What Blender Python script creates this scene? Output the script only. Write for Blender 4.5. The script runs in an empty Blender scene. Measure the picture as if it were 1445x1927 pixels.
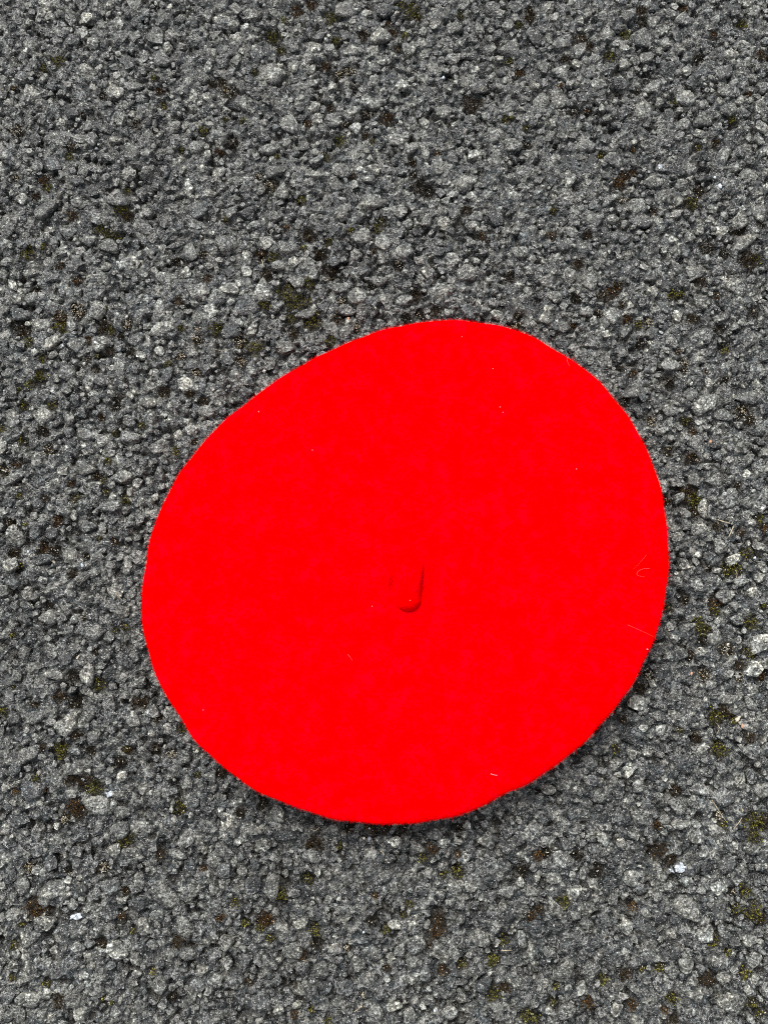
import bpy, math, random
import numpy as np
from mathutils import Vector, Matrix

# ------------------------------------------------------------------ camera, sky, sun, exposure
sc = bpy.context.scene
R = math.radians
PW, PH = 1445.0, 1927.0
VFOV, TILT, DIST = R(56), R(8), 0.502          # phone held over the ground, tipped a little away
cam_d = bpy.data.cameras.new('camera')
cam = bpy.data.objects.new('camera', cam_d)
sc.collection.objects.link(cam)
cam.location = (0, -math.sin(TILT) * DIST, math.cos(TILT) * DIST)
cam.rotation_euler = (TILT, 0, 0)
cam_d.sensor_fit = 'VERTICAL'
cam_d.sensor_height = 24
cam_d.lens = 12 / math.tan(VFOV / 2)
cam_d.clip_start = 0.01
cam_d.clip_end = 200
sc.camera = cam

SUN_EL, SUN_AZ = R(54), R(-24)                 # azimuth from +Y, negative = towards the left
world = bpy.data.worlds.new('World')
sc.world = world
world.use_nodes = True
wn = world.node_tree.nodes
bg = wn['Background']
sky = wn.new('ShaderNodeTexSky')
sky.sky_type = 'NISHITA'
sky.sun_disc = False
sky.sun_elevation = SUN_EL
sky.sun_rotation = SUN_AZ
sky.air_density = 1.0
sky.dust_density = 6.0
sky.ozone_density = 0.6
hsv = wn.new('ShaderNodeHueSaturation')       # thin bright overcast: the same sky, whitened by cloud
hsv.inputs['Saturation'].default_value = .22
hsv.inputs['Value'].default_value = 1.0
world.node_tree.links.new(sky.outputs[0], hsv.inputs['Color'])
world.node_tree.links.new(hsv.outputs[0], bg.inputs[0])
bg.inputs[1].default_value = 0.15
sd = bpy.data.lights.new('sun', 'SUN')
sd.energy = 1.2
sd.angle = R(20)
sd.color = (1.0, 0.96, 0.90)
sun = bpy.data.objects.new('sun', sd)
sc.collection.objects.link(sun)
sdir = Vector((math.sin(SUN_AZ) * math.cos(SUN_EL), math.cos(SUN_AZ) * math.cos(SUN_EL), math.sin(SUN_EL)))
sun.rotation_euler = sdir.to_track_quat('Z', 'Y').to_euler()
sun.location = sdir * 2
sc.view_settings.view_transform = 'Standard'
sc.view_settings.look = 'None'
sc.view_settings.gamma = 1
sc.view_settings.exposure = 0.34
sc.cycles.use_denoising = False            # keep the fine grain of the stone
sc.cycles.filter_width = 1.1

rng = np.random.default_rng(7)
random.seed(7)

# ------------------------------------------------------------------ small helpers
CT, ST = math.cos(TILT), math.sin(TILT)
FOC = (PH / 2) / math.tan(VFOV / 2)
def ground(px, py, z=0.0):
    """where the photograph's pixel meets the level z"""
    dx = (np.asarray(px, float) - PW / 2) / FOC
    dy = -(np.asarray(py, float) - PH / 2) / FOC
    X, Y, Z = dx, dy * CT + ST, dy * ST - CT
    t = (z - cam.location.z) / Z
    return cam.location.x + X * t, cam.location.y + Y * t
PXM = DIST / FOC                                # metres per photograph pixel near the middle

def tag(o, label=None, cat=None, group=None, kind=None):
    if label: o['label'] = label
    if cat: o['category'] = cat
    if group: o['group'] = group
    if kind: o['kind'] = kind
    return o

def make_mesh(name, verts, faces, mat=None, smooth=False, cols=None, normals=None):
    """faces: numpy (n,3) array"""
    me = bpy.data.meshes.new(name)
    verts = np.asarray(verts, np.float32); faces = np.asarray(faces, np.int32)
    n, k = faces.shape
    me.vertices.add(len(verts)); me.vertices.foreach_set('co', verts.ravel())
    me.loops.add(n * k); me.loops.foreach_set('vertex_index', faces.ravel())
    me.polygons.add(n)
    me.polygons.foreach_set('loop_start', np.arange(n, dtype=np.int32) * k)
    me.polygons.foreach_set('loop_total', np.full(n, k, np.int32))
    me.update(calc_edges=True)
    me.polygons.foreach_set('use_smooth', np.full(n, smooth))
    if cols is not None:
        for cname, arr in cols.items():
            arr = np.asarray(arr, np.float32)
            if arr.ndim == 1:
                a = me.attributes.new(cname, 'FLOAT', 'POINT'); a.data.foreach_set('value', arr)
            else:
                a = me.attributes.new(cname, 'FLOAT_COLOR', 'POINT')
                a.data.foreach_set('color', np.c_[arr, np.ones(len(arr))].astype(np.float32).ravel())
    if mat: me.materials.append(mat)
    return me

def put(name, me, parent=None, loc=(0, 0, 0)):
    o = bpy.data.objects.new(name, me)
    sc.collection.objects.link(o)
    o.location = loc
    if parent: o.parent = parent
    return o

# ------------------------------------------------------------------ materials
class NT:
    def __init__(s, name):
        s.m = bpy.data.materials.new(name); s.m.use_nodes = True
        s.t = s.m.node_tree; s.b = s.t.nodes['Principled BSDF']
    def n(s, typ, **kw):
        o = s.t.nodes.new(typ)
        for k, v in kw.items(): setattr(o, k, v)
        return o
    def l(s, a, b): s.t.links.new(a, b)
    def noise(s, vec, scale, detail=3, rough=.6):
        o = s.n('ShaderNodeTexNoise'); o.inputs['Scale'].default_value = scale
        o.inputs['Detail'].default_value = detail; o.inputs['Roughness'].default_value = rough
        s.l(vec, o.inputs['Vector']); return o.outputs['Fac']
    def ramp(s, fac, stops):
        o = s.n('ShaderNodeValToRGB'); e = o.color_ramp.elements
        while len(e) < len(stops): e.new(.5)
        for el, (p, c) in zip(e, stops):
            el.position = p; el.color = (c, c, c, 1) if isinstance(c, (int, float)) else (*c, 1)
        s.l(fac, o.inputs[0]); return o.outputs[0]
    def mix(s, a, b, f, mode='MIX'):
        o = s.n('ShaderNodeMix', data_type='RGBA', blend_type=mode)
        for sock, v in ((o.inputs[0], f), (o.inputs[6], a), (o.inputs[7], b)):
            if isinstance(v, (int, float)): sock.default_value = v
            elif isinstance(v, tuple): sock.default_value = (*v, 1)
            else: s.l(v, sock)
        return o.outputs[2]
    def attr(s, name, out='Fac', typ='GEOMETRY'):
        o = s.n('ShaderNodeAttribute', attribute_name=name, attribute_type=typ); return o.outputs[out]
    def mul(s, a, b, op='MULTIPLY'):
        o = s.n('ShaderNodeMath', operation=op)
        for i, v in enumerate((a, b)):
            if isinstance(v, (int, float)): o.inputs[i].default_value = v
            else: s.l(v, o.inputs[i])
        return o.outputs[0]
    def bump(s, h, dist, strength=1.0, base=None):
        o = s.n('ShaderNodeBump'); o.inputs['Distance'].default_value = dist
        o.inputs['Strength'].default_value = strength
        s.l(h, o.inputs['Height'])
        if base: s.l(base, o.inputs['Normal'])
        return o.outputs[0]

def rock_material(name, attr_type):
    """crushed aggregate: tone -1 slate .. 0 common .. 1 pale; soil = dark brown for earth under moss and for cracks"""
    k = NT(name)
    pos = k.n('ShaderNodeNewGeometry').outputs['Position']
    tone = k.attr('tone', 'Fac', attr_type)
    t01 = k.mul(k.mul(tone, .5), .5, 'ADD')
    base = k.ramp(t01, [(0, (.013, .0165, .0195)), (.28, (.035, .040, .044)), (.5, (.088, .090, .088)), (.75, (.180, .180, .171)), (1, (.285, .287, .272))])
    grain = k.noise(pos, 760, 1.6, .6)
    cloud = k.noise(pos, 230, 3, .6)
    blot = k.noise(pos, 110, 2, .5)
    c = k.mix(base, k.ramp(grain, [(.34, .34), (.45, .74), (.55, 1.10), (.65, 2.6)]), 1.0, 'MULTIPLY')
    c = k.mix(c, k.ramp(cloud, [(.35, .45), (.5, .93), (.64, 1.7)]), 1.0, 'MULTIPLY')
    c = k.mix(c, k.ramp(blot, [(.35, (.86, .92, .91)), (.65, (1.17, 1.16, 1.03))]), 1.0, 'MULTIPLY')
    # angular shards and mineral grains of different greys
    wob = k.n('ShaderNodeVectorMath', operation='ADD')
    nz = k.n('ShaderNodeTexNoise'); nz.inputs['Scale'].default_value = 500; k.l(pos, nz.inputs['Vector'])
    sc_ = k.n('ShaderNodeVectorMath', operation='SCALE'); k.l(nz.outputs['Color'], sc_.inputs[0]); sc_.inputs['Scale'].default_value = .0022
    k.l(pos, wob.inputs[0]); k.l(sc_.outputs[0], wob.inputs[1])
    for scl, lo, hi in ((330, .70, 1.35), (760, .52, 1.8)):
        vv = k.n('ShaderNodeTexVoronoi', feature='F1'); vv.inputs['Scale'].default_value = scl
        k.l(wob.outputs[0], vv.inputs['Vector'])
        sep = k.n('ShaderNodeSeparateColor'); k.l(vv.outputs['Color'], sep.inputs[0])
        c = k.mix(c, k.ramp(sep.outputs[0], [(.1, lo), (.5, .92), (.95, hi)]), 1.0, 'MULTIPLY')
    mottle = k.noise(pos, 7.5, 3, .55)                   # broad random mottling of the grey
    c = k.mix(c, k.ramp(mottle, [(.35, .68), (.65, 1.12)]), 1.0, 'MULTIPLY')
    sp = k.noise(pos, 1050, 1, .4)                     # pale mineral specks and dust
    c = k.mix(c, (.50, .50, .47), k.ramp(sp, [(.67, 0), (.73, .85)]))
    vor = k.n('ShaderNodeTexVoronoi', feature='F1'); vor.inputs['Scale'].default_value = 420
    k.l(pos, vor.inputs['Vector'])
    c = k.mix(c, (.55, .55, .52), k.ramp(vor.outputs['Distance'], [(.085, .9), (.13, 0)]))
    vn = k.noise(pos, 190, 5, .62)                     # thin pale veins and worn edges
    vein = k.ramp(vn, [(.482, 0), (.497, 1), (.503, 1), (.518, 0)])
    mask = k.ramp(k.noise(pos, 95, 2, .5), [(.47, 0), (.54, .9)])
    c = k.mix(c, (.40, .40, .38), k.mul(vein, mask))
    geo = k.n('ShaderNodeNewGeometry')
    worn = k.ramp(geo.outputs['Pointiness'], [(.56, 0), (.68, .6)])
    c = k.mix(c, (.30, .30, .285), k.mul(worn, k.ramp(grain, [(.45, 0), (.6, 1)])))
    soil_crack = k.attr('soil_crack', 'Fac', attr_type)
    c = k.mix(c, (.022, .017, .010), k.mul(soil_crack, .92))
    k.l(c, k.b.inputs['Base Color'])
    k.l(k.ramp(cloud, [(.3, .20), (.7, .40)]), k.b.inputs['Roughness'])
    k.b.inputs['Specular IOR Level'].default_value = .55
    k.b.inputs['IOR'].default_value = 1.6
    n1 = k.bump(k.noise(pos, 430, 4, .7), .0015, 1)
    n2 = k.bump(grain, .0008, 1, n1)
    k.l(n2, k.b.inputs['Normal'])
    return k.m
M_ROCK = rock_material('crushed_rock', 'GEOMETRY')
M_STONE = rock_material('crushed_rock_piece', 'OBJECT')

def felt_material(name, col, pink):
    k = NT(name)
    k.t.nodes.remove(k.b)
    pos = k.n('ShaderNodeNewGeometry').outputs['Position']
    d = k.n('ShaderNodeBsdfDiffuse'); d.inputs['Roughness'].default_value = 1
    f1 = k.noise(pos, 700, 4, .8); f2 = k.noise(pos, 120, 5, .75)
    c = k.mix(col, pink, k.ramp(k.mul(k.mul(f1, .5), k.mul(f2, .5), 'ADD'), [(.49, 0), (.60, 1)]))
    k.l(c, d.inputs['Color'])
    n1 = k.bump(k.noise(pos, 160, 4, .7), .0012, .5)
    n2 = k.bump(k.noise(pos, 1100, 4, .8), .0005, .7, n1)
    k.l(n2, d.inputs['Normal'])
    k.l(d.outputs[0], k.t.nodes['Material Output'].inputs[0])
    return k.m
M_FELT = felt_material('red_wool_felt', (.84, .0, .0), (.86, .0, .009))
M_FUZZ = felt_material('red_wool_fibre', (.76, .0, .0), (.80, .003, .012))

def vcol_material(name, rough=.9, spec=.2, scale=1500, lo=.6, hi=1.5, transl=0):
    k = NT(name)
    pos = k.n('ShaderNodeNewGeometry').outputs['Position']
    c = k.mix(k.attr('col', 'Color'), k.ramp(k.noise(pos, scale, 2), [(.3, lo), (.7, hi)]), 1.0, 'MULTIPLY')
    k.l(c, k.b.inputs['Base Color'])
    k.b.inputs['Roughness'].default_value = rough
    k.b.inputs['Specular IOR Level'].default_value = spec
    return k.m
M_MOSS = vcol_material('moss_cushion')
M_CRUMB = vcol_material('pale_crumb', .7, .4)

def plain_material(name, col, rough=.6, spec=.4, scale=900, bump=.0003, var=.35):
    k = NT(name)
    pos = k.n('ShaderNodeNewGeometry').outputs['Position']
    f = k.noise(pos, scale, 3)
    lo = tuple(v * (1 - var) for v in col); hi = tuple(min(1, v * (1 + var)) for v in col)
    k.l(k.ramp(f, [(.35, lo), (.65, hi)]), k.b.inputs['Base Color'])
    k.b.inputs['Roughness'].default_value = rough
    k.b.inputs['Specular IOR Level'].default_value = spec
    k.l(k.bump(f, bump, .8), k.b.inputs['Normal'])
    return k.m
M_WHITE = plain_material('white_flake', (.50, .55, .60), .6, .4, 700, .0006, .45)
M_SEED = plain_material('cream_seed', (.62, .57, .45), .6)
M_BLUE = plain_material('pale_quartz', (.38, .43, .49), .45)
M_PINK = plain_material('pink_grit', (.50, .28, .18), .6)
M_STALK = plain_material('dry_stalk', (.42, .36, .25), .7)
M_HAIR = plain_material('loose_fibre', (.62, .06, .07), .5, .3)
M_LINT = plain_material('lint', (.72, .22, .28), .6, .3)

# ------------------------------------------------------------------ what the photograph shows where (tile origin, tile zoom, entries)
STONES = [
 (0,100,2.89,"885,40,120,100;640,215,110,85,0p;275,175,85,55,-20s;710,545,115,115;285,600,115,90s;245,840,185,110,-25;1080,840,125,115,0s;1345,865,110,90,0S;45,925,100,170;590,1045,115,95;1035,1080,90,115;520,1400,110,110;1075,1290,125,110;900,1210,120,90;1240,1280,110,70p;165,1190,100,60;170,1330,85,80;870,1380,80,90,20p;1230,1030,125,130;950,1040,120,50,-20s;640,780,130,90;730,180,120,60;1060,500,110,90;930,400,110,95;1430,1310,70,70;330,220,60,40;1035,130,60,50p;500,470,100,80;800,540,80,60;770,940,140,90;1250,860,80,80;480,1010,90,70p;1180,640,90,90p;120,790,90,70;420,690,90,60s"),
 (480,0,2.89,"475,45,155,95;685,195,125,80,-10p;510,275,125,80;95,395,145,135,0p;800,455,85,90,0p;640,545,145,80;190,675,110,130;430,650,110,85;550,690,80,70p;850,800,95,80,0p;110,920,155,95;455,910,150,85p;320,945,125,48,5P;150,1035,75,90p;1140,985,125,115,10p;640,1090,150,90p;470,1140,110,110;935,1205,80,80;580,1290,120,100p;700,1320,95,90p;810,1370,130,100;1070,1420,100,90;170,1340,150,100;430,1420,90,60;330,870,105,55,-30;310,455,110,60,-30p;1215,475,110,80;970,365,90,90;1075,310,90,80;830,270,90,100;1400,790,110,85p;760,750,110,70;80,810,100,80;210,250,70,60;1310,870,120,120;1000,900,90,120;720,920,70,60;610,975,90,60;440,1010,85,70;1185,290,80,60;1380,130,80,70;1070,150,120,80;700,60,110,85s;610,70,70,60p;240,950,50,90,10S;1030,600,110,80"),
 (945,0,2.89,"175,180,110,110;540,90,90,70;685,80,100,90;765,200,130,120,35;815,115,90,80;985,100,100,70;1380,60,90,80,0p;420,265,90,115;320,230,110,90;470,395,90,80;320,385,115,95;525,460,95,80;825,480,130,90;780,595,110,140,0p;1250,290,90,80,0p;1210,385,125,100,0s;1400,580,90,110;1405,690,90,70,0p;300,545,120,130;50,790,120,80,0p;610,865,120,100;1195,850,135,90,-35p;990,900,150,100;585,1080,120,60,-40;725,1120,140,110,-15p;830,990,120,70;1150,1130,70,60p;1130,1190,65,60P;1405,1150,110,110,0p;1385,1040,100,80;1300,1190,80,100,0p;1320,1310,165,100,-38p;500,1190,100,100;770,1200,120,80;450,790,120,110;200,560,120,120;1090,650,110,80;1230,600,90,80;340,1330,110,80s;100,1370,110,90;950,1150,90,60;1240,490,120,80;1000,540,120,100;45,260,130,120;790,310,90,70"),
 (945,450,2.89,"465,225,105,135,15;605,410,110,100;1060,165,120,100,0p;1270,250,135,115,0P;240,435,100,100;450,395,90,70;240,225,100,90;80,350,90,80;915,680,125,95,0p;1110,525,100,125,30;1110,890,160,100,-40P;1025,850,100,90;920,935,110,60;1340,860,180,90;1240,680,130,70,-30;1185,430,110,60,-20;690,840,150,70;1200,960,110,80;1050,1310,80,80;1210,1400,140,110;950,1410,80,80;330,480,80,70;280,310,90,80;1120,1230,90,50,0p;800,200,110,60,-20;650,610,90,60;1060,1110,100,100;1330,560,110,90"),
 (0,580,3.6125,"270,115,155,90,-20p;40,170,85,80;1085,140,215,105,-15P;680,230,120,135,0p;925,215,140,125,20S;350,230,110,125,0p;520,240,120,125;480,100,60,130,-10p;440,440,150,120;130,45,180,100,0s;290,735,185,130,15p;80,750,110,150;240,1040,100,125;580,860,170,120;690,905,110,110;880,880,165,110;1240,510,155,110,-10P;1285,390,110,80,0s;1140,450,80,120,30s;1375,545,60,115,0s;1410,700,125,85;1090,280,90,80,0p;460,560,95,60;640,1210,150,90,15;885,1245,58,68,-30P;690,1095,38,115,-10s;750,1350,175,100,-15s;420,1100,90,80;570,1090,160,110;840,1150,170,110;95,1160,185,85,-25;250,1180,80,90,0S;970,1400,80,95;870,760,110,90;700,500,140,80;620,30,115,70;1100,20,90,50;60,430,90,90;170,340,110,60;1010,650,130,90;1060,960,120,110"),
 (0,950,3.6125,"115,220,152,172,0P;70,410,112,112,0P;300,370,170,100,-20s;490,345,115,160,-15p;310,95,100,80;590,150,150,100;335,775,150,130,0P;180,600,90,115,10p;200,690,70,50,0p;250,610,80,90;545,510,150,90,-20;710,490,60,60;760,415,90,70;600,1160,110,165,10p;370,1155,155,80,0p;460,1490,185,165,-25P;220,1450,160,115;910,1460,110,145,0p;640,1570,110,115;650,880,150,90;510,1670,110,90;190,1690,175,130;90,1450,110,100;60,1310,100,110;600,1430,100,100;730,1010,110,110,0s;740,1150,100,110,0S;590,1270,110,50,20p;640,760,110,80,0s;960,100,80,115,20;1240,1700,120,100;1040,1400,110,90;350,1400,90,110"),
 (0,1400,2.89,"155,60,155,85;165,260,150,150,0s;520,340,155,130,20p;650,460,105,110;660,370,100,80;420,130,155,80,-15;270,800,185,110;640,1130,135,100,15P;885,830,170,160;1020,820,105,105;1150,890,150,110;780,1000,90,95,15p;970,605,130,60;710,590,90,80;440,790,80,90,-20;765,740,65,135;610,580,90,90,20p;230,860,80,60,30;1020,1140,115,80;1370,770,90,150,0s;240,980,130,100;160,1390,165,110,0p;1320,690,80,70,0p;1210,590,120,110;780,1330,50,115,-15s;870,1320,110,110;1070,1310,90,90;1010,1000,110,90,0p;120,780,100,125;1140,180,90,80;70,140,80,100,0s;520,1030,90,80;600,780,115,110;400,880,75,60,0p;400,1400,110,90;500,1210,60,50p"),
 (900,1400,2.651,"680,100,85,80;770,50,50,60;800,215,60,95,0p;430,580,115,90;755,670,110,90,-10P;210,970,65,115;290,920,110,110,0s;380,830,90,110;1050,830,150,130,0p;1130,960,90,115,15P;1350,985,90,80,0P;990,300,110,100;1105,230,110,70;1220,270,140,110,0s;1240,600,115,90,0s;1080,470,100,90;430,1140,150,130;560,1150,110,80,-30;690,1320,65,85,0P;450,1330,100,110;1270,1300,175,110,0p;600,260,100,80;720,495,60,65,0p;1220,950,60,120,-35s;490,420,90,60;430,200,90,60;1370,40,110,90;1420,240,90,90;1360,530,90,70;700,1210,70,50,0p;1190,820,120,90;50,1200,90,90,0s;150,740,120,80;230,830,85,60;970,1140,90,80"),
 (1145,900,3.854,"870,160,160,175;680,220,80,155,15p;505,150,100,110;560,260,90,90,20p;1100,215,90,90,0P;1045,325,80,60;910,590,135,75,-20P;785,665,72,48,0P;800,500,125,125;1085,720,105,80,0p;960,740,110,90;1080,1200,205,195,15P;1060,1400,155,135,-20P;760,1170,130,120;810,1020,105,60,-25P;560,1080,145,80;190,1620,175,130,0p;610,1620,110,100;380,1830,90,80,0P;260,1820,80,65,0p;480,1560,110,115;870,1600,145,90,0p;1110,1620,115,125,0s;1020,1640,90,135,-20;840,850,135,120;930,1030,100,110;480,1290,195,110;740,1490,110,80;500,420,105,85;500,750,115,90;985,1720,42,42,0P;930,1430,38,50,0P"),
 (450,1480,2.89,"400,390,115,105;85,530,100,135,0S;165,550,100,155,0p;300,580,95,60;270,910,145,100,0p;355,840,90,115;430,475,40,60,0P;580,500,90,80;1165,560,100,95,0p;1265,550,80,70,0p;1410,580,80,80;960,870,120,115;1170,910,70,115,-15;1090,910,110,115,0p;850,750,85,60,-10P;1335,1090,115,110,0s;1250,1010,105,65,-20;790,490,145,65,-35;960,340,100,80;110,1190,135,120,0s;430,1010,120,100;240,270,145,90,20S;320,1120,95,50,10p;210,1060,70,60;830,1210,115,70,0p;1150,1240,110,90;80,240,100,80;500,240,110,80;270,420,60,60;1050,270,120,80;940,1060,80,60;740,930,90,90;880,900,95,90;20,470,70,85"),
 (400,350,2.89,"660,410,95,75,0s;555,470,80,105,-15;790,605,110,135,-10;735,680,115,70,0p;275,560,110,130,0p;90,550,120,80,0P;185,640,150,115,0s;80,800,150,115,-20S;685,560,110,80;1240,565,165,115;1390,480,120,145;1300,400,100,90;720,790,80,110,35;500,690,135,65,-20;530,830,60,65,0p;900,510,100,70;360,430,80,80;450,510,100,80;640,780,90,90;1030,620,120,80;550,890,85,45,0s"),
]
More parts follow.
